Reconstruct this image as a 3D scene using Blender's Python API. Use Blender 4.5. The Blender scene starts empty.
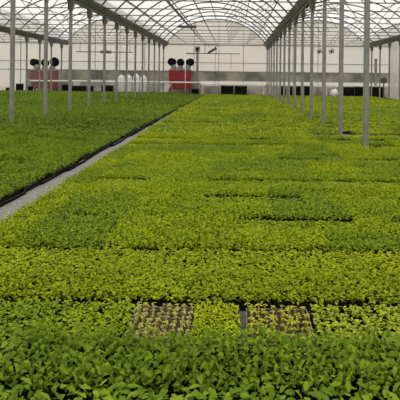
import bpy, bmesh, math, random
import numpy as np
from mathutils import Vector, Matrix

random.seed(7)
rng = np.random.default_rng(11)
scene = bpy.context.scene
COL = scene.collection
PI = math.pi

# ------------------------------------------------------------------ camera
F = 543.0                                   # focal length in pixels of the 400 px frame
VX, VY = 235.0, 79.0                        # where the long lines of the house meet
ROLL = 0.0115
CAM_H = 1.5
cd = bpy.data.cameras.new('camera')
cam = bpy.data.objects.new('camera', cd); COL.objects.link(cam)
cd.sensor_width = 36.0; cd.lens = F * 36.0 / 400.0
cd.shift_x = -(VX - 200.0) / 400.0; cd.shift_y = -(200.0 - VY) / 400.0
cd.clip_end = 400
cam.matrix_world = Matrix.Translation((0, 0, CAM_H)) @ Matrix.Rotation(PI/2, 4, 'X') @ Matrix.Rotation(ROLL, 4, 'Z')
scene.camera = cam

def at(px, py, Y):
    """point of the place at depth Y that the photo shows at pixel px, py"""
    a, b = px - VX, py - VY
    c, s = math.cos(ROLL), math.sin(ROLL)
    x, y = a*c + b*s, -a*s + b*c
    return Vector((x*Y/F, Y, CAM_H - y*Y/F))

def project(x, y, z):
    a, b = x*F/y, (CAM_H - z)*F/y
    c, s = math.cos(ROLL), math.sin(ROLL)
    return VX + a*c - b*s, VY + a*s + b*c

# ------------------------------------------------------------------ materials
def new_mat(name):
    m = bpy.data.materials.new(name); m.use_nodes = True
    nt = m.node_tree; nt.nodes.clear()
    out = nt.nodes.new('ShaderNodeOutputMaterial')
    return m, nt, out

def principled(name, col, rough=0.6, metal=0.0, noise=0.0, scale=8.0, spec=0.3, col2=None, bump=0.0):
    m, nt, out = new_mat(name)
    b = nt.nodes.new('ShaderNodeBsdfPrincipled')
    b.inputs['Base Color'].default_value = (*col, 1)
    b.inputs['Roughness'].default_value = rough
    b.inputs['Metallic'].default_value = metal
    b.inputs['Specular IOR Level'].default_value = spec
    if noise > 0 or col2:
        tc = nt.nodes.new('ShaderNodeTexCoord')
        n = nt.nodes.new('ShaderNodeTexNoise'); n.inputs['Scale'].default_value = scale
        n.inputs['Detail'].default_value = 4
        nt.links.new(tc.outputs['Object'], n.inputs['Vector'])
        r = nt.nodes.new('ShaderNodeValToRGB')
        c2 = col2 if col2 else tuple(max(0, c*(1-noise)) for c in col)
        r.color_ramp.elements[0].position = 0.35; r.color_ramp.elements[0].color = (*c2, 1)
        r.color_ramp.elements[1].position = 0.65; r.color_ramp.elements[1].color = (*col, 1)
        nt.links.new(n.outputs['Fac'], r.inputs['Fac'])
        nt.links.new(r.outputs['Color'], b.inputs['Base Color'])
        if bump > 0:
            bp = nt.nodes.new('ShaderNodeBump'); bp.inputs['Strength'].default_value = bump
            bp.inputs['Distance'].default_value = 0.02
            nt.links.new(n.outputs['Fac'], bp.inputs['Height'])
            nt.links.new(bp.outputs['Normal'], b.inputs['Normal'])
    nt.links.new(b.outputs['BSDF'], out.inputs['Surface'])
    return m

def film(name, trans_col, diff_col, mix, noise_scale=0.0, dark=None):
    """plastic sheet that lets part of the light straight through and scatters the rest"""
    m, nt, out = new_mat(name)
    t = nt.nodes.new('ShaderNodeBsdfTransparent'); t.inputs['Color'].default_value = (*trans_col, 1)
    d = nt.nodes.new('ShaderNodeBsdfTranslucent'); d.inputs['Color'].default_value = (*diff_col, 1)
    f = nt.nodes.new('ShaderNodeBsdfDiffuse'); f.inputs['Color'].default_value = (*diff_col, 1)
    a = nt.nodes.new('ShaderNodeMixShader'); a.inputs['Fac'].default_value = 0.35
    nt.links.new(d.outputs[0], a.inputs[1]); nt.links.new(f.outputs[0], a.inputs[2])
    x = nt.nodes.new('ShaderNodeMixShader'); x.inputs['Fac'].default_value = mix
    nt.links.new(t.outputs[0], x.inputs[1]); nt.links.new(a.outputs[0], x.inputs[2])
    if noise_scale:
        tc = nt.nodes.new('ShaderNodeTexCoord')
        n = nt.nodes.new('ShaderNodeTexNoise'); n.inputs['Scale'].default_value = noise_scale
        n.inputs['Detail'].default_value = 5
        nt.links.new(tc.outputs['Object'], n.inputs['Vector'])
        r = nt.nodes.new('ShaderNodeValToRGB')
        r.color_ramp.elements[0].position = 0.38; r.color_ramp.elements[0].color = (*(dark or diff_col), 1)
        r.color_ramp.elements[1].position = 0.62; r.color_ramp.elements[1].color = (*diff_col, 1)
        nt.links.new(n.outputs['Fac'], r.inputs['Fac'])
        for q in (d, f): nt.links.new(r.outputs['Color'], q.inputs['Color'])
    nt.links.new(x.outputs[0], out.inputs['Surface'])
    return m

def leaf_mat(name, source):
    """leaf colour: the crop's own colour times a small leaf-to-leaf variation"""
    m, nt, out = new_mat(name)
    if source == 'object':
        oi = nt.nodes.new('ShaderNodeObjectInfo'); base = oi.outputs['Color']
    else:
        at_ = nt.nodes.new('ShaderNodeAttribute'); at_.attribute_name = 'crop'; base = at_.outputs['Color']
    g = nt.nodes.new('ShaderNodeNewGeometry')
    r = nt.nodes.new('ShaderNodeValToRGB')
    r.color_ramp.elements[0].color = (0.62, 0.70, 0.75, 1)
    r.color_ramp.elements[1].color = (1.30, 1.22, 1.05, 1)
    nt.links.new(g.outputs['Random Per Island'], r.inputs['Fac'])
    mx = nt.nodes.new('ShaderNodeMix'); mx.data_type = 'RGBA'; mx.blend_type = 'MULTIPLY'
    mx.inputs['Factor'].default_value = 1.0
    nt.links.new(base, mx.inputs['A']); nt.links.new(r.outputs['Color'], mx.inputs['B'])
    b = nt.nodes.new('ShaderNodeBsdfPrincipled')
    b.inputs['Roughness'].default_value = 0.6; b.inputs['Specular IOR Level'].default_value = 0.08
    nt.links.new(mx.outputs['Result'], b.inputs['Base Color'])
    t = nt.nodes.new('ShaderNodeBsdfTranslucent'); nt.links.new(mx.outputs['Result'], t.inputs['Color'])
    s = nt.nodes.new('ShaderNodeMixShader'); s.inputs['Fac'].default_value = 0.3
    nt.links.new(b.outputs['BSDF'], s.inputs[1]); nt.links.new(t.outputs['BSDF'], s.inputs[2])
    nt.links.new(s.outputs[0], out.inputs['Surface'])
    return m

M = dict(
    steel=principled('galvanised_steel', (0.30, 0.295, 0.27), 0.55, 0.2, noise=0.25, scale=3),
    roof_steel=principled('roof_steel', (0.13, 0.125, 0.115), 0.55, 0.2),
    gutter=principled('gutter_steel', (0.17, 0.165, 0.15), 0.6, 0.2, noise=0.3, scale=2),
    black=principled('black_plastic', (0.006, 0.006, 0.006), 0.8, spec=0.1),
    grey_plastic=principled('grey_plastic', (0.16, 0.16, 0.15), 0.6, noise=0.35, scale=30),
    soil=principled('peat_soil', (0.10, 0.075, 0.04), 0.95, col2=(0.03, 0.025, 0.015), scale=90, bump=0.6, spec=0.1),
    dark_soil=principled('dark_soil', (0.07, 0.048, 0.03), 0.95, col2=(0.03, 0.02, 0.013), scale=60, bump=0.6, spec=0.1),
    tan_stem=principled('tan_stem', (0.50, 0.40, 0.17), 0.7, noise=0.3, scale=60),
    floor=principled('earth_floor', (0.16, 0.145, 0.12), 0.95, col2=(0.08, 0.07, 0.055), scale=6, spec=0.1),
    gravel=principled('gravel', (0.30, 0.285, 0.26), 0.95, col2=(0.12, 0.115, 0.105), scale=45, bump=0.8, spec=0.1),
    red=principled('red_paint', (0.36, 0.035, 0.035), 0.5, noise=0.35, scale=2.5),
    rust=principled('faded_red_paint', (0.30, 0.075, 0.06), 0.7, col2=(0.20, 0.13, 0.11), scale=3.5),
    duct_grey=principled('duct_metal', (0.33, 0.33, 0.31), 0.5, 0.3),
    white=principled('white_plastic', (0.78, 0.77, 0.74), 0.45, noise=0.08, scale=3),
    cream=principled('cream_paint', (0.86, 0.82, 0.73), 0.6, noise=0.2, scale=2),
    low_wall=principled('low_wall_sheet', (0.60, 0.56, 0.48), 0.8, col2=(0.33, 0.29, 0.24), scale=0.9),
    blue_grey=principled('dark_grey_paint', (0.09, 0.09, 0.09), 0.5),
    roof_film=film('roof_film', (0.78, 0.78, 0.77), (0.70, 0.695, 0.67), 0.45),
    wall_film=film('wall_film', (0.60, 0.57, 0.51), (0.66, 0.62, 0.55), 0.75),
    band_film=film('outdoor_view_film', (0.42, 0.41, 0.36), (0.52, 0.50, 0.43), 0.78, 0.7, (0.26, 0.26, 0.215)),  # outdoor view and its shadows painted into the film colour as blotches
    curtain=film('curtain_film', (0.8, 0.8, 0.78), (0.86, 0.85, 0.81), 0.7),
    leaf=leaf_mat('leaf', 'object'),
    leaf_bed=leaf_mat('leaf_bed', 'attribute'),
)

# ------------------------------------------------------------------ mesh helpers
def bm_new(): return bmesh.new()

def add_box(bm, lo, hi, rot=None, pivot=None):
    vs = []
    for z in (lo[2], hi[2]):
        for x, y in ((lo[0], lo[1]), (hi[0], lo[1]), (hi[0], hi[1]), (lo[0], hi[1])):
            v = Vector((x, y, z))
            if rot is not None: v = rot @ (v - pivot) + pivot
            vs.append(bm.verts.new(v))
    for q in ((3,2,1,0), (4,5,6,7), (0,1,5,4), (1,2,6,5), (2,3,7,6), (3,0,4,7)):
        bm.faces.new([vs[k] for k in q])

def add_tube(bm, pts, r, n=6, cap=True, radii=None):
    pts = [Vector(p) for p in pts]
    rings = []
    for i, p in enumerate(pts):
        d = (pts[min(i+1, len(pts)-1)] - pts[max(i-1, 0)]).normalized()
        ref = Vector((0, 1, 0)) if abs(d.y) < 0.9 else Vector((1, 0, 0))
        u = d.cross(ref).normalized(); w = d.cross(u).normalized()
        rr = radii[i] if radii else r
        rings.append([bm.verts.new(p + rr*(math.cos(2*PI*k/n)*u + math.sin(2*PI*k/n)*w)) for k in range(n)])
    for a, b in zip(rings, rings[1:]):
        for k in range(n):
            bm.faces.new((a[k], a[(k+1) % n], b[(k+1) % n], b[k]))
    if cap:
        bm.faces.new(rings[0][::-1]); bm.faces.new(rings[-1])

def add_lathe(bm, prof, n=20, loc=(0, 0, 0)):
    loc = Vector(loc); rings = []
    for r, z in prof:
        rings.append([bm.verts.new(loc + Vector((max(r, 1e-4)*math.cos(2*PI*k/n), max(r, 1e-4)*math.sin(2*PI*k/n), z))) for k in range(n)])
    for a, b in zip(rings, rings[1:]):
        for k in range(n):
            bm.faces.new((a[k], a[(k+1) % n], b[(k+1) % n], b[k]))
    bm.faces.new(rings[0][::-1]); bm.faces.new(rings[-1])

def bm_mesh(name, bm, mat, smooth=False, bevel=0.0):
    if bevel:
        bmesh.ops.bevel(bm, geom=[e for e in bm.edges], offset=bevel, segments=2, affect='EDGES', clamp_overlap=True)
    bmesh.ops.recalc_face_normals(bm, faces=bm.faces)
    me = bpy.data.meshes.new(name); bm.to_mesh(me); bm.free()
    me.materials.append(mat)
    if smooth:
        me.polygons.foreach_set('use_smooth', [True]*len(me.polygons))
    return me

def link(name, data, parent=None, loc=None):
    o = bpy.data.objects.new(name, data); COL.objects.link(o)
    if parent: o.parent = parent
    if loc is not None: o.location = loc
    return o

def obj(name, bm, mat, parent=None, loc=None, smooth=False, bevel=0.0):
    return link(name, bm_mesh(name, bm, mat, smooth, bevel), parent, loc)

def tag(o, label, cat, group=None, kind=None):
    o['label'] = label; o['category'] = cat
    if group: o['group'] = group
    if kind: o['kind'] = kind
    return o

def thing(name, label, cat, loc=(0, 0, 0), group=None, rz=0.0):
    o = bpy.data.objects.new(name, None); COL.objects.link(o)
    o.empty_display_size = 0.1
    o.location = loc; o.rotation_euler = (0, 0, rz)
    return tag(o, label, cat, group)

def struct(name, bm, mat, parent=None, smooth=False):
    o = obj(name, bm, mat, parent, smooth=smooth)
    if not parent: o['kind'] = 'structure'
    return o

ORD = ['first', 'second', 'third', 'fourth', 'fifth', 'sixth', 'seventh', 'eighth', 'ninth', 'tenth', 'eleventh', 'twelfth',
       'thirteenth', 'fourteenth', 'fifteenth', 'sixteenth', 'seventeenth', 'eighteenth', 'nineteenth', 'twentieth',
       'twenty-first', 'twenty-second', 'twenty-third', 'twenty-fourth', 'twenty-fifth', 'twenty-sixth', 'twenty-seventh',
       'twenty-eighth', 'twenty-ninth', 'thirtieth']
NUM = ['no', 'one', 'two', 'three', 'four', 'five', 'six', 'seven', 'eight', 'nine', 'ten']

# ------------------------------------------------------------------ the house: rows of posts, bays, roof
ROW_L2, ROW_L, ROW_R, ROW_R2 = -15.6, -6.40, 2.84, 12.05
SPAN = 9.23
EAVE = 4.55                                  # underside of the gutters
RISE = 2.25
YB = 50.6                                    # far end wall
YF = -9.0
edges = [ROW_L2 - SPAN, ROW_L2, ROW_L, ROW_R, ROW_R2, ROW_R2 + SPAN]

def arch_pts(x0, x1, n=16, dz=0.0):
    h = (x1 - x0)/2; c = (x0 + x1)/2
    R = (h*h + RISE*RISE)/(2*RISE); z0 = EAVE + 0.22 + RISE - R
    a = math.asin(h/R)
    return [(c + R*math.sin(-a + 2*a*k/n), z0 + R*math.cos(-a + 2*a*k/n) + dz) for k in range(n+1)]

def arch_z(x0, x1, x):
    h = (x1 - x0)/2; c = (x0 + x1)/2
    R = (h*h + RISE*RISE)/(2*RISE)
    return EAVE + 0.22 + RISE - R + math.sqrt(max(0, R*R - (x - c)**2))

bm = bm_new(); add_box(bm, (-40, YF - 4, -0.2), (36, YB + 40, 0.0)); struct('floor', bm, M['floor'])

for i in range(5):
    bm = bm_new(); x0, x1 = edges[i], edges[i+1]
    pr = arch_pts(x0, x1, 24, 0.05)
    ys = [YF, 10, 30, YB + 0.2]
    grid = [[bm.verts.new((x, y, z)) for x, z in pr] for y in ys]
    for a, b in zip(grid, grid[1:]):
        for k in range(len(pr)-1): bm.faces.new((a[k], a[k+1], b[k+1], b[k]))
    struct('ceiling', bm, M['roof_film'], smooth=True)

def gable(bm, y, zlow):
    for i in range(5):
        pr = arch_pts(edges[i], edges[i+1], 24, 0.05)
        low = [bm.verts.new((x, y, zlow)) for x, z in pr]; top = [bm.verts.new((x, y, z)) for x, z in pr]
        for k in range(len(pr)-1): bm.faces.new((low[k], low[k+1], top[k+1], top[k]))

Z_BAND0, Z_BAND1 = 1.30, 2.18
XS0, XS1, XS2 = at(27, 80, YB).x, at(200, 80, YB).x, at(386, 80, YB).x
bm = bm_new(); gable(bm, YB, Z_BAND1); wb = struct('wall_back', bm, M['wall_film'])
bm = bm_new(); add_box(bm, (XS0, YB, Z_BAND0), (edges[5], YB + 0.02, Z_BAND1)); obj('vent_band', bm, M['band_film'], wb)
bm = bm_new(); add_box(bm, (XS0, YB - 0.02, 0), (XS1, YB + 0.06, Z_BAND0)); obj('low_panel', bm, M['low_wall'], wb)
bm = bm_new(); add_box(bm, (XS1, YB - 0.02, 0), (edges[5], YB + 0.06, 0.97)); obj('low_panel', bm, M['low_wall'], wb)
for xa, xb, za, zb in ((XS1, edges[5], .97, Z_BAND0), (edges[0], XS0, 0, Z_BAND1)):  # first strip is added so the ledge looks bright; second is plain wall
    bm = bm_new(); q = [bm.verts.new(p) for p in ((xa, YB, za), (xb, YB, za), (xb, YB, zb), (xa, YB, zb))]; bm.faces.new(q); obj('backlit_sheet', bm, M['wall_film'], wb)
for zz, rr in ((Z_BAND1, 0.035), (2.98, 0.03), (EAVE + 0.1, 0.05)):
    bm = bm_new(); add_box(bm, (edges[0], YB - 0.12, zz - rr), (edges[5], YB - 0.04, zz + rr)); obj('cross_rail', bm, M['steel'], wb)
for i in range(5):
    for k in (1, 2, 3):
        x = edges[i] + SPAN*k/4 + 0.25
        bm = bm_new(); add_box(bm, (x - 0.025, YB - 0.1, 0), (x + 0.025, YB - 0.03, arch_z(edges[i], edges[i+1], x))); obj('stud', bm, M['steel'], wb)
bm = bm_new(); gable(bm, YF, 0.0); struct('wall_front', bm, M['wall_film'])
for nm, x in (('wall_left', edges[0]), ('wall_right', edges[5])):
    bm = bm_new(); add_box(bm, (x - 0.01, YF, 0), (x + 0.01, YB, EAVE + 0.3)); struct(nm, bm, M['wall_film'])

# the ground rises a little on the far side of the path
bm = bm_new(); prev = None
for k in range(26):
    x = -3.0 - 2.6*k/24 if k < 25 else edges[0]
    u = min(1, max(0, (-3.0 - x)/2.6)); z = .004 + .11*u*u*(3 - 2*u)
    cur = [bm.verts.new((x, 1.0, z)), bm.verts.new((x, 46.6, z)), bm.verts.new((x, 46.9, 0.0))]
    if prev:
        bm.faces.new((prev[0], prev[1], cur[1], cur[0])); bm.faces.new((prev[1], prev[2], cur[2], cur[1]))
    prev = cur
struct('ground', bm, M['floor'])

# gravel strip between the beds
PATH_L, PATH_R = -2.66, -2.30
bm = bm_new()
nY = 160
rows = []
for k in range(nY + 1):
    y = 1.0 + (42.5 - 1.0)*k/nY
    rows.append([bm.verts.new((x + (random.uniform(-.012, .012)), y, z)) for x, z in ((PATH_L - .06, 0.006), (PATH_L*.66 + PATH_R*.34, 0.016 + random.uniform(0, .008)), (PATH_L*.33 + PATH_R*.67, 0.016 + random.uniform(0, .008)), (PATH_R + .05, 0.006))])
for a, b in zip(rows, rows[1:]):
    for k in range(3): bm.faces.new((a[k], a[k+1], b[k+1], b[k]))
o = struct('path', bm, M['gravel'])

# black plastic edging between the gravel and the dark bed
bm = bm_new(); pts = []
y = 2.2; xx = 0.0
while y < 43.0:
    xx = random.uniform(-.04, .04); hgt = random.uniform(.045, .085)
    pts += [(PATH_L + .025 + xx, y, hgt), (PATH_L + .025 + xx + random.uniform(-.008, .008), y + .44, hgt)]
    y += .53
prev = None
for x, y, h in pts:
    cur = [bm.verts.new(p) for p in ((x, y, .004), (x, y, h), (x - .022, y, h), (x - .022, y, .004))]
    if prev:
        for k in range(4): bm.faces.new((prev[k], prev[(k+1) % 4], cur[(k+1) % 4], cur[k]))
    else: bm.faces.new(cur)
    prev = cur
bm.faces.new(prev[::-1])
tag(obj('edging_strip', bm, M['black']), 'black plastic edging strip running along the gravel path beside the dark bed', 'edging')

# ---- gutters
gut_names = {ROW_L2: 'the row of posts past the red heater', ROW_L: 'the post row beside the gravel path side', ROW_R: 'the large steel posts', ROW_R2: 'the white plastic curtain'}
gut_label = {
    ROW_L2: 'dark steel roof gutter over the far-off post row at the edge of the picture',
    ROW_L: 'dark steel roof gutter over the post row standing in the dark green bed',
    ROW_R: 'dark steel roof gutter over the thick posts standing in the bright green bed',
    ROW_R2: 'dark steel roof gutter running above the hanging white plastic curtain'}
def gutter(x, y0):
    t = thing('roof_gutter', gut_label[x], 'gutter', (x, y0, EAVE))
    bm = bm_new()
    prof = [(-0.24, .30), (-0.24, .22), (-0.11, 0.0), (0.11, 0.0), (0.24, .22), (0.24, .30), (0.215, .30), (0.215, .23), (0.10, .02), (-0.10, .02), (-0.215, .23), (-0.215, .30)]
    a = [bm.verts.new((p, 0, q)) for p, q in prof]; b = [bm.verts.new((p, YB - 0.2 - y0, q)) for p, q in prof]
    n = len(prof)
    for k in range(n): bm.faces.new((a[k], a[(k+1) % n], b[(k+1) % n], b[k]))
    obj('channel', bm, M['gutter'], t)
    bm = bm_new(); add_box(bm, (-0.06, 0, -0.10), (0.06, YB - 0.2 - y0, 0.0)); obj('support_beam', bm, M['gutter'], t)
gutter(ROW_R, 8); gutter(ROW_L, 8); gutter(ROW_L2, 28); gutter(ROW_R2, 28)

# ---- posts
pm_bm = bm_new(); add_box(pm_bm, (-0.055, -0.055, 0), (0.055, 0.055, EAVE - 0.10))
post_me = bm_mesh('shaft', pm_bm, M['steel'], bevel=0.012)
bk = bm_new()
add_box(bk, (-0.10, -0.10, EAVE - 0.42), (0.10, 0.10, EAVE - 0.10))
for s in (-1, 1):
    add_tube(bk, [(0, s*0.08, EAVE - 0.55), (0, s*0.42, EAVE - 0.12)], 0.03, 6)
brk_me = bm_mesh('bracket', bk, M['gutter'])
bp_bm = bm_new(); add_box(bp_bm, (-0.13, -0.13, 0), (0.13, 0.13, 0.015)); base_me = bm_mesh('base_plate', bp_bm, M['steel'])

def post_row(x, ys, phrase):
    n = len(ys)
    for i, y in enumerate(ys):
        t = thing('steel_post', f'grey square steel post, {ORD[i]} counted from the camera {phrase}', 'post', (x, y, 0))
        link('shaft', post_me, t); link('bracket', brk_me, t); link('base_plate', base_me, t)
R_Y = [11.75 + 2.80*k for k in range(14)]
L_Y = [15.6 + 2.74*k for k in range(13)]
L2_Y = [37.9 + 2.72*k for k in range(5)]
R2_Y = [39.7 + 2.74*k for k in range(4)]
post_row(ROW_R, R_Y, 'in the bright green bed')
post_row(ROW_L, L_Y, 'in the dark green bed')
post_row(ROW_L2, L2_Y, 'in the far row behind it')
post_row(ROW_R2, R2_Y, 'in the row by the curtain')

# ---- roof trusses
bay_words = {1: 'over the bay past the dark green bed', 2: 'over the bay with the gravel path', 3: 'over the bay with the curtain', 0: 'over the outermost bay on the heater side', 4: 'over the bay behind the curtain'}
truss_data = {}
for main in (True, False):
    pr = arch_pts(-SPAN/2, SPAN/2, 20)
    parts = []
    b = bm_new(); add_tube(b, [(x, 0, z) for x, z in pr], 0.046 if main else 0.026, 6); parts.append(('arch', bm_mesh('arch', b, M['roof_steel'], True)))
    if main:
        b = bm_new(); add_tube(b, [(-SPAN/2 + .1, 0, EAVE + .2), (SPAN/2 - .1, 0, EAVE + .2)], 0.024, 6); parts.append(('tie_bar', bm_mesh('tie_bar', b, M['roof_steel'], True)))
        for s in (-1, 1):
            for xa, xb in ((1.15, 2.5), (2.75, 3.9)):
                b = bm_new()
                add_tube(b, [(s*xa, 0, EAVE + .2), (s*xb, 0, arch_z(-SPAN/2, SPAN/2, xb))], 0.02, 5)
                parts.append(('strut', bm_mesh('strut', b, M['roof_steel'], True)))
    truss_data[main] = parts
for i in range(5):
    ymin = {0: 34.0, 1: 19.5, 2: 17.0, 3: 17.0, 4: 36.0}[i]
    c = (edges[i] + edges[i+1])/2
    k = 0; y = YB - 0.45
    while y > ymin:
        main = True
        t = thing('roof_truss' if main else 'roof_hoop',
                  f'grey steel roof truss, {ORD[k]} from far wall, {bay_words[i]}',
                  'roof truss' if main else 'roof hoop', (c, y, 0))
        for nm, me in truss_data[main]: link(nm, me, t)
        y -= 2.74; k += 1

# ---- purlins along the house
for i in (1, 2, 3):
    c = (edges[i] + edges[i+1])/2
    for q, (dx, w) in enumerate(((-3.9, 'low on the heater-side slope'), (-2.6, 'halfway up the heater-side slope'), (0, 'along the ridge'), (2.6, 'halfway up the curtain-side slope'), (3.9, 'low on the curtain-side slope'))):
        b = bm_new(); z = arch_z(-SPAN/2, SPAN/2, dx) - 0.06
        add_tube(b, [(c + dx, 16, z), (c + dx, YB - .1, z)], 0.03, 6)
        w2 = {1: 'of the dark-bed bay', 2: 'of the path bay', 3: 'of the curtain bay'}[i]
        tag(obj('roof_purlin', b, M['roof_steel'], smooth=True), f'thin steel purlin pipe {w} {w2}', 'purlin')
# two wires for the watering boom
for s, w in ((-1, 'closer to the red heater'), (1, 'farther from the red heater')):
    b = bm_new(); xx = -2.0 + s*0.42
    add_tube(b, [(xx, 20, EAVE - .12), (xx, YB - 0.8, EAVE - .12)], 0.022, 6)
    tag(obj('boom_rail', b, M['roof_steel']), f'thin steel rail pipe hung under the ties for the boom, {w}', 'rail')

# ------------------------------------------------------------------ foliage meshes
def leaves(base, az, el, L, W, droop, roll, sections=((0, .22), (.38, .92), (.72, .95), (1.0, .28))):
    """many bent oval leaves: base (n,3), direction az, el; returns verts (n*2s,3), quads"""
    n = len(az); s = len(sections)
    V = np.zeros((n, 2*s, 3))
    side = np.stack([-np.sin(az)*np.cos(roll), np.cos(az)*np.cos(roll), np.sin(roll)], 1)
    p = base.copy(); e = el.copy(); prev = 0.0
    for k, (t, w) in enumerate(sections):
        step = (t - prev)*L
        d = np.stack([np.cos(az)*np.cos(e), np.sin(az)*np.cos(e), np.sin(e)], 1)
        p = p + d*step[:, None]; prev = t
        V[:, 2*k] = p - side*(W*w/2)[:, None]; V[:, 2*k+1] = p + side*(W*w/2)[:, None]
        e = e - droop
    b = (np.arange(n)*2*s)[:, None]
    Q = np.concatenate([np.stack([b[:, 0] + 2*k, b[:, 0] + 2*k + 1, b[:, 0] + 2*k + 3, b[:, 0] + 2*k + 2], 1) for k in range(s-1)])
    return V.reshape(-1, 3), Q

def quads_mesh(name, V, Q, mat, crop=None, smooth=True):
    me = bpy.data.meshes.new(name)
    me.vertices.add(len(V)); me.vertices.foreach_set('co', V.astype(np.float32).ravel())
    me.loops.add(len(Q)*4); me.loops.foreach_set('vertex_index', Q.astype(np.int32).ravel())
    me.polygons.add(len(Q)); me.polygons.foreach_set('loop_start', np.arange(0, len(Q)*4, 4, dtype=np.int32))
    me.polygons.foreach_set('loop_total', np.full(len(Q), 4, dtype=np.int32))
    if smooth: me.polygons.foreach_set('use_smooth', np.ones(len(Q), dtype=bool))
    me.update(calc_edges=True)
    for m in (mat if isinstance(mat, (list, tuple)) else [mat]): me.materials.append(m)
    if crop is not None:
        a = me.color_attributes.new('crop', 'FLOAT_COLOR', 'POINT')
        a.data.foreach_set('color', crop.astype(np.float32).ravel())
    return me

TW, TD, TH = 0.384, 0.495, 0.048             # tray width, depth, height
def foliage_mesh(w, d, nx, ny, h, L, nleaf, keep=1.0):
    gx, gy = np.meshgrid((np.arange(nx) + .5)/nx*w - w/2, (np.arange(ny) + .5)/ny*d - d/2)
    P = np.stack([gx.ravel(), gy.ravel()], 1)
    if keep < 1: P = P[rng.random(len(P)) < keep]
    P = P + rng.normal(0, .006, P.shape)
    n = len(P)
    ex = np.minimum(1, (d/2 - np.abs(P[:, 1]))/.05)*np.minimum(1, (w/2 - np.abs(P[:, 0]))/.03)
    hh = h*rng.uniform(.68, 1.28, n)*(.66 + .34*np.clip(ex, 0, 1))
    fa, fb, fc = rng.uniform(0, 6.28), rng.uniform(6, 16), rng.uniform(4, 12)
    hh = hh*(1 + .22*np.sin(P[:, 0]*fb + P[:, 1]*fc + fa))
    B, AZ, EL, LL = [], [], [], []
    for k in range(nleaf):
        t = (k + .5)/nleaf
        z = TH - .004 + hh*(.15 + .75*t)*rng.uniform(.8, 1.1, n)
        B.append(np.column_stack([P, z])); AZ.append(rng.uniform(0, 2*PI, n) )
        EL.append(rng.uniform(.25, .85, n) + .5*t); LL.append(L*rng.uniform(.75, 1.2, n)*(1.05 - .3*t))
    B = np.concatenate(B); AZ = np.concatenate(AZ); EL = np.concatenate(EL); LL = np.concatenate(LL)
    return leaves(B, AZ, EL, LL, LL*rng.uniform(.42, .62, len(LL)), rng.uniform(.25, .6, len(LL)), rng.normal(0, .35, len(LL)))

NV = 8
fol = [quads_mesh('foliage', *foliage_mesh(TW, TD, 10, 13, .064, .036, 7), M['leaf']) for _ in range(NV)]
fol_big = [quads_mesh('foliage', *foliage_mesh(TW, TD, 9, 12, .078, .041, 7), M['leaf']) for _ in range(NV)]
fol_thin = [quads_mesh('foliage', *foliage_mesh(TW, TD, 8, 12, .052, .034, 9, .97), M['leaf']) for _ in range(3)]

# tray with a cell grid
def tray_bm(w, d, h, nx=8, ny=12):
    b = bm_new(); t = .006
    add_box(b, (-w/2, -d/2, 0), (w/2, -d/2 + t, h)); add_box(b, (-w/2, d/2 - t, 0), (w/2, d/2, h))
    add_box(b, (-w/2, -d/2 + t, 0), (-w/2 + t, d/2 - t, h)); add_box(b, (w/2 - t, -d/2 + t, 0), (w/2, d/2 - t, h))
    add_box(b, (-w/2 + t, -d/2 + t, 0.004), (w/2 - t, d/2 - t, .012))
    for k in range(1, nx):
        x = -w/2 + w*k/nx; add_box(b, (x - .0035, -d/2 + t, .012), (x + .0035, d/2 - t, h - .016))
    for k in range(1, ny):
        y = -d/2 + d*k/ny; add_box(b, (-w/2 + t, y - .0035, .012), (w/2 - t, y + .0035, h - .016))
    return b
tray_black = bm_mesh('tray', tray_bm(TW, TD, TH), M['black'])
tray_grey = bm_mesh('tray', tray_bm(TW, TD, TH), M['grey_plastic'])
tray_narrow = bm_mesh('tray', tray_bm(0.262, TD, TH, 5, 12), M['black'])

def plugs_mesh(w, d, nx, ny, mat):
    b = bm_new()
    for i in range(nx):
        for j in range(ny):
            x = -w/2 + w*(i + .5)/nx; y = -d/2 + d*(j + .5)/ny; s = w/nx*.44; z = TH - random.uniform(.006, .016)
            add_box(b, (x - s, y - s, .013), (x + s, y + s, z))
    return bm_mesh('soil', b, mat)
soil_tan = plugs_mesh(TW - .012, TD - .012, 8, 12, M['soil']); soil_dark = plugs_mesh(TW - .012, TD - .012, 8, 12, M['dark_soil'])

# crop colours (linear albedo)
C_BRIGHT = np.array((.335, .400, .008)); C_MID = np.array((.235, .322, .010)); C_DEEP = np.array((.155, .240, .018))
C_YELLOW = np.array((.33, .39, .030)); C_LEFT = np.array((.140, .212, .010))

def value_noise(x, y, s, seed):
    def h(i, j): return (math.sin(i*127.1 + j*311.7 + seed*74.7)*43758.5453) % 1.0
    x /= s; y /= s; i, j = math.floor(x), math.floor(y); u, v = x - i, y - j
    u, v = u*u*(3-2*u), v*v*(3-2*v)
    return (h(i, j)*(1-u) + h(i+1, j)*u)*(1-v) + (h(i, j+1)*(1-u) + h(i+1, j+1)*u)*v

# tray positions ---------------------------------------------------------
ROW0 = 2.41; PITCH_Y = 0.53
trays = []            # dict(x, y, bed, row, col)
PX = (2.72 + 2.225)/12.5
def add_tray(bed, x, row, col, y=None):
    yy = ROW0 + PITCH_Y*row + PITCH_Y/2 if y is None else y
    if row % 2 == 0: yy += .030
    trays.append(dict(bed=bed, x=x, y=yy, row=row, col=col))
ROWS_ALL = range(-1, 87)
for r in ROWS_ALL:
    if r == 1: continue
    for c in range(13):                                                           # up to the post row; the path narrows with distance
        wid = 5.022 + .26*min(1, max(0, (r*.53 - 2)/22)); add_tray('mid', 2.756 - wid*(1 - (c + .5)/13), r, c)
    for c in range(23): add_tray('far', 2.775 + 0.3925*(c + .5), r, c)            # beyond the posts
for r in ROWS_ALL:
    for c in range(49):
        x = PATH_L - .055 - 0.392*(c + .5)
        if abs(x - ROW_L) < .30 or abs(x - ROW_L2) < .30: pass
        add_tray('side', x, r, c, ROW0 + .17 + PITCH_Y*r + PITCH_Y/2)
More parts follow.
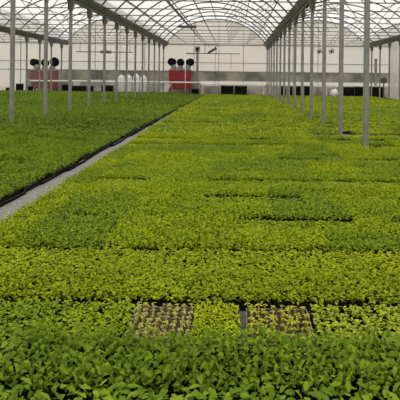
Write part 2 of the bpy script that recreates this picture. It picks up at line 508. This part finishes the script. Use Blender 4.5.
Y_END = {'mid': 47.7, 'far': 47.4, 'side': 46.6}

def hits_post(t):
    for X, ys in ((ROW_R, R_Y), (ROW_L, L_Y), (ROW_L2, L2_Y), (ROW_R2, R2_Y)):
        if abs(t['x'] - X) < TW/2 + .075:
            for y in ys:
                if abs(t['y'] - y) < TD/2 + .075: return True
    return False

def mound(x):
    u = min(1, max(0, (-3.0 - x)/2.6)); return .11*u*u*(3 - 2*u)

def in_view(t, m=0):
    px, py = project(t['x'], t['y'], .1)
    hw = .2*F/t['y']
    return -hw*.7 - m < px < 400 + hw*.7 + m and py < 412 + m

def look(t):
    """crop colour, height factor, dense leaf size of a tray"""
    x, y, bed = t['x'], t['y'], t['bed']
    bi = math.floor((t['row'] + (1 if bed == 'mid' else 0))/2)
    blk = math.floor((t['col'] + (bi*3 % 5))/4)
    q = value_noise(blk*7.3 + 3.1, bi*5.7, 1.0, 5 if bed == 'mid' else 9)
    big = value_noise(x, y, 3.2, 21)
    if bed == 'side':
        col = C_LEFT*(.85 + .35*big) + (C_MID - C_LEFT)*.35*max(0, (big - .5))
        run = value_noise(t['x']*.8 + t['row']*11.3, t['row']*2.9, 1.0, 41)
        t['short'] = t['row'] % 2 == 1 and t['col'] > 0 and value_noise(t['x']*.5 + t['row']*19.1, t['row']*4.3, 1.0, 67) > .5
        h = (.50 if t['short'] else .85) + .3*q + .25*run + min(.5, max(0, (PATH_L - x - .3)*.25))
    else:
        k = min(1, max(0, big*1.1 - .1 + (q - .5)*.5))
        col = C_MID*(1-k) + C_BRIGHT*k
        run = value_noise(t['x']*.9 + t['row']*13.7, t['row']*3.3, 1.0, 31)
        h = .85 + .4*q + .35*run
        t['short'] = t['row'] % 2 == 1 and t['row'] > 3 and value_noise(t['x']*.55 + t['row']*17.7, t['row']*5.3, 1.0, 57) > .52 and random.random() < .9
        if t['short']: h = .50 + .25*run
        k = min(1, max(0, k + (run - .5)*.7)); col = C_MID*(1-k) + C_BRIGHT*k
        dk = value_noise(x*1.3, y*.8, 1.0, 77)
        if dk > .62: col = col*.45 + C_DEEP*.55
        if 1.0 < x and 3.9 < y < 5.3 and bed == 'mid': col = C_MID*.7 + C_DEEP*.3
        if abs(x - 1.85) < .25 and abs(y - 9.9) < .3: h = .35
    if bed == 'mid':
        if t['row'] <= 0: col = C_DEEP*.8 + C_MID*.2; h = 1.7  # front rows: deeper crop green with lens vignetting put into the colour
        elif t['row'] == 2: col = C_MID*.5 + C_BRIGHT*.5; h = 1.2
        elif t['row'] == 3: col = C_MID*.15 + C_BRIGHT*.85; h = .84
        elif t['row'] == 4: h = 1.28 if t['col'] < 9 else .95
    return col, h

cand = [t for t in trays if t['y'] + TD/2 < Y_END[t['bed']] and not hits_post(t)]
near_sorted = sorted([t for t in cand if in_view(t) and t['row'] >= 0], key=lambda t: t['y'])

# ---- the special row (row 1): the two sparse trays and what stands beside them
special = []
y1 = ROW0 + PITCH_Y*1 + PITCH_Y/2
def base_tray(label, x, y, me, group=None, rz=0.0):
    t = thing('seedling_tray', label, 'tray', (x, y, 0), group, rz)
    link('tray', me, t); return t

sd_mesh = []
for v in range(6):
    b = bm_new(); lean = Vector((random.uniform(-.012, .012), random.uniform(-.01, .01), 0)); hgt = random.uniform(.036, .052)
    add_tube(b, [(0, 0, 0), tuple(lean*.5 + Vector((0, 0, hgt*.6))), tuple(lean + Vector((0, 0, hgt)))], .0035, 5, radii=[.0068, .0058, .0045])
    ns = bm_mesh('seedling', b, M['tan_stem'])
    n = 3 + v % 2
    az = np.arange(n)*2*PI/n + v; 
    V, Q = leaves(np.tile(np.array((lean.x, lean.y, hgt))*.95, (n, 1)), az, np.full(n, .45), np.full(n, .024), np.full(n, .013), np.full(n, .3), np.zeros(n))
    b2 = bmesh.new(); b2.from_mesh(ns)
    vs = [b2.verts.new(p) for p in V]
    for q in Q:
        f = b2.faces.new([vs[k] for k in q]); f.material_index = 1
    b2.to_mesh(ns); b2.free(); ns.materials.append(M['leaf'])
    sd_mesh.append(ns)

green_mesh = []
for me in sd_mesh:
    g = me.copy(); g.name = 'seedling'; g.materials[0] = M['leaf']; green_mesh.append(g)

def sparse_tray(label, x, y, soil, keep, colr, scale, rz, kinds):
    t = base_tray(label, x, y, tray_grey, None, rz)
    link('soil', soil, t)
    w, d = TW - .012, TD - .012
    for i in range(8):
        for j in range(12):
            if random.random() > keep: continue
            s = link('seedling', random.choice(kinds), t, (-w/2 + w*(i + .5)/8 + random.gauss(0, .003), -d/2 + d*(j + .5)/12 + random.gauss(0, .003), TH - .012))
            s.rotation_euler = (random.gauss(0, .12), random.gauss(0, .12), random.uniform(0, 6.28))
            k = scale*random.uniform(.8, 1.25); s.scale = (k, k, k*random.uniform(.9, 1.3))
            cc = colr*random.uniform(.8, 1.2); s.color = (*cc, 1)
    return t
XA, XB, XC = -.415, -.092, .272
sparse_tray('grey tray of sparse tan-stemmed seedlings over brown soil, beside a narrow dense green tray', XA, y1, soil_tan, .97, np.array((.33, .34, .06)), .85, .012, sd_mesh)
sparse_tray('grey tray of sparse yellow-green sprouts with dark soil holes, beside a dark gap', XC + .004, y1 - .01, soil_dark, .93, np.array((.40, .40, .04)), .92, -.01, green_mesh)

def dense_tray(label, x, y, col, h, meshes, tray_me, sx=1.0, rz=None, zb=0.0, short=False, group=None):
    t = base_tray(label, x, y, tray_me, group, random.gauss(0, .006) if rz is None else rz)
    f = link('foliage', random.choice(meshes), t)
    if zb: t.location.z = zb
    f.scale = (sx*(1 if random.random() < .5 else -1), 1 if random.random() < .5 else -1, h)
    f.location.z = TH*(1 - h)
    if short: k = random.uniform(.80, .97); f.scale.y *= k; f.location.y = -(1 - k)*TD*.45
    f.color = (*col, 1)
    return t
dense_tray('narrow tray of dense green seedlings standing between the two sparse trays', XB, y1, C_BRIGHT*1.08, .80, fol, tray_narrow, sx=.70)
for k in range(3):
    dense_tray(f'low yellow-green seedling tray with gaps, {ORD[k]} place past the dark-soil sparse tray' if k < 2 else 'green seedling tray, third place past the dark-soil sparse tray, cut by the picture edge',
               .68 + .4*k, y1, (C_YELLOW*1.08) if k < 2 else C_MID, .75 if k < 2 else .9, fol_thin if k < 1 else fol, tray_black)
for k in range(3):
    dense_tray(f'green seedling tray beside the tan sparse tray, {ORD[k]} away on its outer side', -.808 - .39*k, y1, C_MID*.7 + (C_BRIGHT*.3 if k < 1 else C_DEEP*.3), .84 + .08*(k % 2), fol, tray_black)

chosen = near_sorted[:292]
chosen_ids = {id(t) for t in chosen}

def colour_word(c):
    if c[0] > .262: return 'bright green'
    if c[0] > .19: return 'mid-green'
    return 'deep green'

side_first = min(t['row'] for t in chosen if t['bed'] == 'side')
far_first = min((t['row'] for t in chosen if t['bed'] == 'far'), default=0)
row_cols = {}
for t in chosen:
    col, h = look(t); cw = colour_word(col); r, c = t['row'], t['col']
    if t['bed'] == 'mid':
        if r == 0:
            k = c - 4
            where = 'straight' if k == 0 else f'{NUM[abs(k)]} to its {"left" if k < 0 else "right"}'
            lab = f'{cw} seedling tray in the row before the tan sparse tray, {where}' if k else f'{cw} leafy seedling tray in the front row straight before the tan sparse tray'
        elif t['y'] < 6.3:
            k = c - 4
            rw = f'{ORD[r-2]} row behind the sparse trays'
            lab = f'{cw} seedling tray, {rw}, ' + ('in line with the tan one' if k == 0 else f'{NUM[abs(k)]} {"left" if k < 0 else "right"} of the tan one')
        else:
            lab = f'{cw} seedling tray, {ORD[r-2]} row behind the sparse trays, {ORD[c]} in from gravel path'
        g = 'dense seedling trays of the bright bed'
    elif t['bed'] == 'side':
        lab = f'{cw} seedling tray of the dark bed, {ORD[r-side_first]} row along path, {ORD[c]} in from path'
        g = 'seedling trays of the dark bed beyond the path'
    else:
        lab = f'{cw} seedling tray past the thick posts, {ORD[r-far_first]} row back, {ORD[c]} beyond the post line'
        g = 'seedling trays beyond the thick posts'
    big = (t['bed'] == 'mid' and r <= 0) or t['bed'] == 'side'
    jx = random.gauss(0, .012) if (t['bed'] == 'side' and c == 0) else random.gauss(0, .002)
    dense_tray(lab, t['x'] + jx, t['y'] + random.gauss(0, .007), col*random.uniform(.92, 1.08), h*random.uniform(.93, 1.08), fol_big if big else fol, tray_black, group=g, short=t.get('short', False), zb=mound(t['x']) + .004 if t['bed'] == 'side' else 0.0)

# ---- everything farther off: one leafy mass per bed
def bed_mass(bed, label):
    ts = [t for t in cand if t['bed'] == bed and id(t) not in chosen_ids and in_view(t, 60 if t['y'] < 20 else 25)]
    Vs, Qs, Cs, off = [], [], [], 0
    bV, bQ = [], []
    for t in ts:
        col, h = look(t); h *= random.uniform(.93, 1.08); col = col*random.uniform(.94, 1.07)
        near = t['y'] < 14
        n = 300 if near else (110 if t['y'] < 24 else 55)
        L = .05 if near else (.062 if t['y'] < 24 else .085)
        hh = (.08 if bed == 'side' else .066)*h*(1 if near else 1.25)
        B = np.column_stack([t['x'] + rng.uniform(-.195, .195, n), t['y'] + rng.uniform(-.25, random.uniform(.16, .25) if t.get('short') else .25, n), TH + hh*rng.uniform(.25, 1.0, n)])
        V, Q = leaves(B, rng.uniform(0, 2*PI, n), rng.uniform(.15, 1.1, n), L*rng.uniform(.75, 1.2, n), L*.55*rng.uniform(.8, 1.2, n), rng.uniform(.3, .7, n), rng.normal(0, .35, n),
                      sections=((0, .35), (.5, 1.0), (1.0, .35)))
        Vs.append(V); Qs.append(Q + off); off += len(V)
        Cs.append(np.tile(np.append(col, 1.0), (len(V), 1)))
        x, y = t['x'], t['y']; zb = mound(x) + .004 if bed == 'side' else 0; z = TH + zb; V[:, 2] += zb
        k = len(bV)
        jx = random.gauss(0, .012) if (bed == 'side' and t['col'] == 0) else 0
        for zz in (zb, z):
            bV += [(x + jx - TW/2, y - TD/2, zz), (x + jx + TW/2, y - TD/2, zz), (x + jx + TW/2, y + TD/2, zz), (x + jx - TW/2, y + TD/2, zz)]
        bQ += [(k+4, k+5, k+6, k+7), (k, k+1, k+5, k+4), (k+1, k+2, k+6, k+5), (k+2, k+3, k+7, k+6), (k+3, k, k+4, k+7)]
    o = bpy.data.objects.new('seedling_bed', None); COL.objects.link(o)
    tag(o, label, 'seedlings', None, 'stuff')
    f = link('foliage', quads_mesh('foliage', np.concatenate(Vs), np.concatenate(Qs), M['leaf_bed'], np.concatenate(Cs)), o)
    tr = link('tray', quads_mesh('tray', np.array(bV), np.array(bQ), M['black'], smooth=False), o)
    tr['kind'] = 'stuff'; f['kind'] = 'stuff'
bed_mass('mid', 'bright green seedlings filling the bed between gravel path and thick posts')
bed_mass('far', 'green seedlings filling the bed beyond the thick posts')
bed_mass('side', 'dark green seedlings filling the bed beyond the gravel path')

# ------------------------------------------------------------------ equipment at the far end
# red air heaters
def heater(label, px, Y, body_mat, w, z0, z1, heads, chute=None):
    p = at(px, 90, Y)
    t = thing('air_heater', label, 'heater', (p.x, Y, 0))
    b = bm_new(); add_box(b, (-w/2, -.45, z0), (w/2, .45, z1)); obj('body', b, body_mat, t, bevel=.04)
    b = bm_new(); add_box(b, (-w/2 + .15, -.47, z0 + (z1 - z0)*.5), (w/2 - .15, -.45, z1 - .12)); obj('front_panel', b, body_mat, t, bevel=.008)
    b = bm_new(); add_box(b, (-w/2 - .03, -.47, z1), (w/2 + .03, .47, z1 + .10)); obj('top_cover', b, M['duct_grey'], t, bevel=.02)
    for sx in (-1, 1):
        for sy in (-1, 1):
            b = bm_new(); x = sx*(w/2 - .12); y = sy*.35; add_box(b, (x - .05, y - .05, 0), (x + .05, y + .05, z0)); obj('leg', b, M['blue_grey'], t)
    for hx, hz, tilt, r in heads:
        nx = hx*.72
        b = bm_new(); add_tube(b, [(nx, 0, z1 + .09), (nx + (hx - nx)*.5, 0, (z1 + hz)/2), (hx, .05, hz - .12)], .2, 14, radii=[.30, .22, .22]); nk = obj('neck', b, M['duct_grey'], t, smooth=True)
        d = Vector((math.sin(tilt), -.95, .12)).normalized(); c0 = Vector((hx, .05, hz))
        b = bm_new(); pts = [c0 - d*.30]; rad = [r*.78]
        for q in range(9):
            pts.append(c0 - d*(.26 - .07*q)); rad.append(r*(.97 if q % 2 else .88))
        add_tube(b, pts, r, 18, radii=rad); obj('duct_outlet', b, M['black'], nk, smooth=False)
    if chute:
        (xa, za), (xb, zb), cw = chute
        d = Vector((xb - xa, 0, zb - za)); ang = math.atan2(d.x, d.z)
        b = bm_new(); add_box(b, (-cw/2, -.62, 0), (cw/2, -.50, d.length)); o = obj('chute', b, M['white'], t, (xa, 0, za), bevel=.02); o.rotation_euler = (0, ang, 0)
    return t
k = 48.9/F
heater('red air heater with three black round duct outlets, white chute leaning on its side', 180, 49.5, M['red'], 1.97, .52, 2.22,
       [(-.75, 2.98, -.35, .36), (.02, 2.94, .05, .35), (.86, 2.96, .5, .36)], chute=((-1.48, .05), (-.98, 1.02), .50))
heater('faded brownish red air heater with black duct outlets behind the dark bed posts', 44.5, 48.9, M['rust'], 2.25, .45, 2.05,
       [(-.92, 2.78, -.55, .34), (.02, 2.75, .0, .33), (.86, 2.84, .25, .42)])

# white pipe rail in front of the heaters
def rail_pipe(label, x0, x1, Y, z, r):
    t = thing('pipe_rail', label, 'rail', ((x0 + x1)/2, Y, 0)); h = (x1 - x0)/2
    b = bm_new(); add_tube(b, [(-h, 0, z), (h, 0, z)], r, 10); obj('pipe', b, M['white'], t, smooth=True)
    n = max(2, int((x1 - x0)/2.2))
    for q in range(n + 1):
        x = -h + .05 + (2*h - .1)*q/n; b = bm_new(); add_tube(b, [(x, .0, 0), (x, .0, z)], .03, 8); obj('support', b, M['steel'], t, smooth=True)
rail_pipe('long white pipe rail in front of the two red heaters', at(30, 82, 48.0).x, at(200, 82, 48.0).x, 48.0, 1.14, .075)

# long cream benches on the far side
def bench(label, x0, x1, Y, top, apron):
    t = thing('potting_bench', label, 'bench', ((x0 + x1)/2, Y, 0)); h = (x1 - x0)/2
    b = bm_new(); add_box(b, (-h, -.5, top - .05), (h, .5, top)); obj('bench_top', b, M['cream'], t, bevel=.01)
    b = bm_new(); add_box(b, (-h, -.5, top - apron), (h, -.46, top - .05)); obj('apron', b, M['cream'], t)
    n = max(1, int((x1 - x0)/2.4))
    for q in range(n + 1):
        for s in (-.42, .42):
            x = -h + .08 + (2*h - .16)*q/n; b = bm_new(); add_box(b, (x - .04, s - .04, 0), (x + .04, s + .04, top - .05)); obj('leg', b, M['cream'], t)
bench('long cream bench at the far wall behind the black crates of the middle bay', at(202, 84, 49.3).x, at(264.5, 84, 49.3).x, 49.3, 1.02, .16)
bench('long cream bench at the far wall seen between the thick posts and the curtain', at(269, 84, 49.3).x, at(383, 84, 49.3).x, 49.3, 1.02, .14)

# dark crates underneath and along the wall
def crate(label, px0, px1, py0, Y, group=None, d=.5):
    a, b_ = at(px0, py0, Y), at(px1, py0, Y); w = b_.x - a.x; h = a.z
    t = thing('plastic_crate', label, 'crate', ((a.x + b_.x)/2, Y, 0), group)
    b = bm_new(); s = .03
    add_box(b, (-w/2, -d/2, 0), (w/2, d/2, s))
    add_box(b, (-w/2, -d/2, s), (w/2, -d/2 + s, h)); add_box(b, (-w/2, d/2 - s, s), (w/2, d/2, h))
    add_box(b, (-w/2, -d/2 + s, s), (-w/2 + s, d/2 - s, h)); add_box(b, (w/2 - s, -d/2 + s, s), (w/2, d/2 - s, h))
    obj('body', b, M['black'], t)
    b = bm_new()
    add_box(b, (-w/2 - .02, -d/2 - .02, h - .06), (w/2 + .02, -d/2, h)); add_box(b, (-w/2 - .02, d/2, h - .06), (w/2 + .02, d/2 + .02, h))
    add_box(b, (-w/2 - .02, -d/2, h - .06), (-w/2, d/2, h)); add_box(b, (w/2, -d/2, h - .06), (w/2 + .02, d/2, h))
    obj('rim', b, M['blue_grey'], t)
crate('big black plastic crate under the cream bench, nearer the red heater', 221, 233.6, 85.4, 48.2)
crate('big black plastic crate under the cream bench, nearer the thick posts', 234.6, 247, 85.6, 48.2)
crate('black crate beside the faded red heater, under the white pipe rail', 63, 70, 84.2, 48.75)
crate('black crate between the faded red heater and white tanks, second from that heater', 72, 81, 85.6, 48.75)
crate('black crate between the faded red heater and white tanks, third from that heater', 82, 93, 85.6, 48.75)
crate('black crate standing next to the white tanks', 102, 113, 85.2, 48.75)
crate('low black crate at the foot of the bright red heater', 191.5, 199, 88.5, 48.45)
for q, (a_, b_) in enumerate(((281, 285.5), (288, 292), (295.5, 301.5), (304.5, 311))):
    crate(f'black crate under the bench behind the thick posts, {ORD[q]} from the wall corner post', a_, b_, 86.0, 48.3)
for q, (a_, b_) in enumerate(((340.5, 354), (355.5, 369), (371, 383))):
    crate(f'dark crate under the bench, {ORD[q]} of three before the white curtain', a_, b_, 86.6, 48.3)
for q, (a_, b_, y_) in enumerate(((6.8, 10.5, 87.5), (17, 22.5, 83.5), (29, 32, 86))):
    crate(f'small dark crate on the near side of the faded heater, {ORD[q]} from the edge', a_, b_, y_, 47.8)

# white upright tanks
tp = [(.02, 0), (.28, 0), (.30, .05), (.30, 1.36), (.27, 1.50), (.15, 1.60), (.09, 1.62)]
bm = bm_new(); add_lathe(bm, tp, 20); tank_me = bm_mesh('body', bm, M['white'], True)
bm = bm_new(); add_lathe(bm, [(.10, 1.61), (.10, 1.68), (.08, 1.70)], 14); cap_me = bm_mesh('cap', bm, M['cream'], True)
bm = bm_new()
for z in (.45, .9): add_lathe(bm, [(.302, z - .03), (.312, z - .03), (.312, z + .03), (.302, z + .03)], 20)
band_me = bm_mesh('hoop', bm, M['white'], True)
for q, (px, w) in enumerate(((121.2, 'nearest the black crate'), (128.4, 'second from the black crate'), (136.3, 'third from the black crate'), (143.4, 'farthest from the black crate'))):
    p = at(px, 90, 49.0)
    t = thing('water_tank', f'white upright plastic tank behind the posts, {w}', 'tank', (p.x, 49.0, 0), 'white tanks')
    for nm, me in (('body', tank_me), ('cap', cap_me), ('hoop', band_me)): link(nm, me, t)
    t.scale = (1, 1, 1.05 + .06*(q % 3 == 2))

# white box on the crate
p = at(72, 82, 48.0)
b = bm_new(); add_box(b, (-.26, -.15, 0), (.26, .15, .42)); add_box(b, (-.28, -.17, .40), (.28, .17, .46))
o = obj('white_box', b, M['white'], None, (p.x + .2, 48.75, at(76, 85.6, 48.75).z + .001), bevel=.01); tag(o, 'small white lidded box resting on a black crate beside the faded heater', 'box')
# white sack behind the thick posts
p = at(334.5, 93, 47.9); b = bm_new()
bmesh.ops.create_icosphere(b, subdivisions=3, radius=1.0)
for v in b.verts:
    v.co = Vector((v.co.x*.40*(1 + .12*math.sin(5*v.co.z + 3*v.co.x)), v.co.y*.30, max(-.34, v.co.z*.36 + .05*math.sin(6*v.co.x))))
o = obj('sack', b, M['white'], None, (p.x, 47.9, .34), smooth=True); tag(o, 'white filled sack on the floor behind the thickest posts', 'sack')

# standpipe with bent arm beside the bright heater
p = at(185.3, 80, 48.25); t = thing('standpipe', 'thin white standpipe with a bent arm before the bright red heater', 'pipe', (p.x, 48.25, 0))
b = bm_new(); add_tube(b, [(0, 0, 0), (0, 0, 3.72)], .035, 8); obj('riser', b, M['white'], t, smooth=True)
b = bm_new(); add_tube(b, [(0, 0, 3.70), (1.2, 0, 3.70)], .03, 8); obj('arm', b, M['white'], t, smooth=True)
# mast with control box
p = at(197.2, 80, 49.6); t = thing('control_mast', 'grey steel mast with a dark square control box on top beside bright heater', 'mast', (p.x, 49.6, 0))
b = bm_new(); add_box(b, (-.11, -.08, 0), (.11, .08, 4.0)); obj('mast_tube', b, M['steel'], t)
b = bm_new(); add_box(b, (-.22, -.2, 3.95), (.22, .14, 4.42)); cb = obj('control_box', b, M['steel'], t, bevel=.02)
b = bm_new(); add_box(b, (-.12, -.215, 4.06), (.12, -.198, 4.31)); obj('box_window', b, M['black'], cb)

# watering boom hung from the rails
p = at(213, 53, 47.2); z = at(213, 53.6, 47.2).z
t = thing('watering_boom', 'hanging watering boom with a long thin pipe and tilted dark motor', 'watering boom', (0, 47.2, 0))
b = bm_new(); add_tube(b, [(at(186, 53.5, 47.2).x, 0, z), (at(240, 53.5, 47.2).x, 0, z)], .035, 8); obj('boom_pipe', b, M['roof_steel'], t, smooth=True)
for px in (205, 216):
    x = at(px, 50, 47.2).x; b = bm_new(); add_tube(b, [(x, 0, z), (x, 0, EAVE - .13)], .025, 8); obj('hanger', b, M['roof_steel'], t, smooth=True)
b = bm_new(); add_tube(b, [(at(208, 53.2, 47.2).x, -.05, at(208, 53.0, 47.2).z), (at(216.5, 48.5, 47.2).x, -.05, at(216.5, 48.0, 47.2).z)], .11, 12, radii=[.09, .13]); obj('motor', b, M['blue_grey'], t, smooth=True)
b = bm_new(); add_box(b, (at(203, 50, 47.2).x, -.2, EAVE - .14), (at(218, 50, 47.2).x, .2, EAVE - .06)); obj('trolley', b, M['roof_steel'], t)
for px, zb in ((215.3, 0.9), (231, 2.4)):
    x = at(px, 50, 47.2).x; b = bm_new(); add_tube(b, [(x, 0, z), (x, 0, zb)], .018, 6); obj('drop_pipe', b, M['roof_steel'], t)

Yb = 46.9; z = at(104, 52, Yb).z; xa, xb = at(76, 52, Yb).x, at(133, 52, Yb).x
t = thing('watering_boom', 'hanging watering boom with a long thin pipe above the white tanks', 'watering boom', (0, Yb, 0))
b = bm_new(); add_tube(b, [(xa, 0, z), (xb, 0, z)], .04, 8); obj('boom_pipe', b, M['roof_steel'], t, smooth=True)
for px in (80, 106, 130):
    x = at(px, 50, Yb).x; b = bm_new(); add_tube(b, [(x, 0, z), (x, 0, EAVE + .2)], .02, 8); obj('hanger', b, M['roof_steel'], t, smooth=True)
b = bm_new(); add_box(b, (at(101, 50, Yb).x, -.2, z - .12), (at(111, 50, Yb).x, .2, z + .12)); obj('trolley', b, M['roof_steel'], t)

# dark bar heater hung under the ties
Yh = 32.7; a, c = at(178, 26.5, Yh), at(196.5, 26.5, Yh)
t = thing('hanging_trough', 'long dark trough hung from the roof above the bright red heater', 'trough', ((a.x + c.x)/2, Yh, a.z)); w = c.x - a.x
b = bm_new(); add_box(b, (-w/2, -.15, -.07), (w/2, .15, .06)); obj('body', b, M['blue_grey'], t, bevel=.02)
for x in (-w/2 + .06, w/2 - .06):
    b = bm_new(); add_tube(b, [(x, 0, .05), (x, 0, EAVE + .2 - a.z + .02)], .018, 6); obj('hanger', b, M['roof_steel'], t)

# round circulation fans hung in the right bay
for px, w in ((319.5, 'nearer the thick-post gutter'), (331.5, 'nearer the white curtain')):
    p = at(px, 51.5, 46.5)
    t = thing('circulation_fan', f'small dark round fan hung below the roof, {w}', 'fan', (p.x, 46.5, p.z))
    b = bm_new(); add_tube(b, [(0, -.14, 0), (0, .14, 0)], .22, 20, cap=False)
    bmesh.ops.solidify(b, geom=b.faces[:], thickness=.02); obj('housing', b, M['blue_grey'], t, smooth=False)
    b = bm_new(); add_tube(b, [(0, -.06, 0), (0, .12, 0)], .08, 12); hub = obj('motor', b, M['black'], t)
    for q in range(4):
        ang = q*PI/2 + .3
        b = bm_new(); add_box(b, (.06, -.006, -.05), (.2, .006, .05)); o = obj('blade', b, M['blue_grey'], t); o.rotation_euler = (0, ang, 0); o.location = (0, -.03, 0)
    b = bm_new(); add_tube(b, [(0, 0, .21), (0, 0, EAVE + .2 - p.z)], .015, 6); obj('hanger', b, M['roof_steel'], t)

# ---- white plastic curtain hung along the outer post row
b = bm_new(); n = 90; y0, y1_ = 38.2, 43.4
topv, midv, lowv = [], [], []
for q in range(n + 1):
    u = q/n; y = y0 + (y1_ - y0)*u
    fold = .07*math.sin(u*46) + .04*math.sin(u*83 + 1)
    flare = .0 if u < .8 else (u - .8)*.5
    topv.append(b.verts.new((ROW_R2 + .26 + fold*.5, y, EAVE - .11))); midv.append(b.verts.new((ROW_R2 + .26 + fold, y - flare*.3, 1.6)))
    lowv.append(b.verts.new((ROW_R2 + .24 + fold*1.3 - flare, y + flare*.5, .03)))
for A, B in ((topv, midv), (midv, lowv)):
    for q in range(n): b.faces.new((A[q], A[q+1], B[q+1], B[q]))
bmesh.ops.solidify(b, geom=b.faces[:], thickness=.004)
o = obj('plastic_curtain', b, M['curtain'], smooth=True); tag(o, 'white translucent plastic curtain hanging in folds below the outermost gutter', 'curtain')
# stub post and black drum lid in front of it
p = at(378.3, 84, 49.0); zt = at(378.3, 59, 49.0).z; t = thing('stub_post', 'short grey post ending below the gutter, next to the curtain', 'post', (p.x, 49.95, 0))
b = bm_new(); add_box(b, (-.11, -.08, 0), (.11, .08, zt)); obj('shaft', b, M['steel'], t)
b = bm_new(); add_box(b, (-.13, -.10, zt), (.13, .10, zt + .04)); obj('cap_plate', b, M['blue_grey'], t)
p = at(383.8, 80.5, 45.2); t = thing('hose_reel', 'dark round hose reel standing beside the white curtain', 'hose reel', (p.x, 45.2, 0))
b = bm_new(); add_tube(b, [(0, -.10, p.z), (0, .10, p.z)], .2, 18); obj('hose_coil', b, M['black'], t)
for s in (-.12, .12):
    b = bm_new(); add_tube(b, [(0, s - .01, p.z), (0, s + .01, p.z)], .25, 18); obj('flange', b, M['blue_grey'], t)
b = bm_new(); add_box(b, (-.03, -.09, 0), (.03, .09, p.z - .15)); obj('stand', b, M['blue_grey'], t)

# ------------------------------------------------------------------ light: an overcast sky above the film
w = bpy.data.worlds.new('sky'); scene.world = w; w.use_nodes = True
nt = w.node_tree; nt.nodes.clear()
wo = nt.nodes.new('ShaderNodeOutputWorld'); bg = nt.nodes.new('ShaderNodeBackground')
bg.inputs['Color'].default_value = (1.0, .985, .95, 1)
tc = nt.nodes.new('ShaderNodeTexCoord'); sp = nt.nodes.new('ShaderNodeSeparateXYZ'); mr = nt.nodes.new('ShaderNodeMapRange')
nt.links.new(tc.outputs['Generated'], sp.inputs[0]); nt.links.new(sp.outputs['Z'], mr.inputs['Value'])
mr.inputs['From Min'].default_value = 0.0; mr.inputs['From Max'].default_value = 1.0      # overcast: the zenith is three times as bright as the horizon
mr.inputs['To Min'].default_value = 0.78; mr.inputs['To Max'].default_value = 2.85
nt.links.new(mr.outputs['Result'], bg.inputs['Strength'])
nt.links.new(bg.outputs[0], wo.inputs[0])

scene.view_settings.view_transform = 'Standard'
scene.view_settings.look = 'None'
scene.view_settings.gamma = 1.0
scene.view_settings.use_curve_mapping = False
scene.view_settings.exposure = 0.20
try:
    scene.cycles.use_denoising = True
except Exception:
    pass
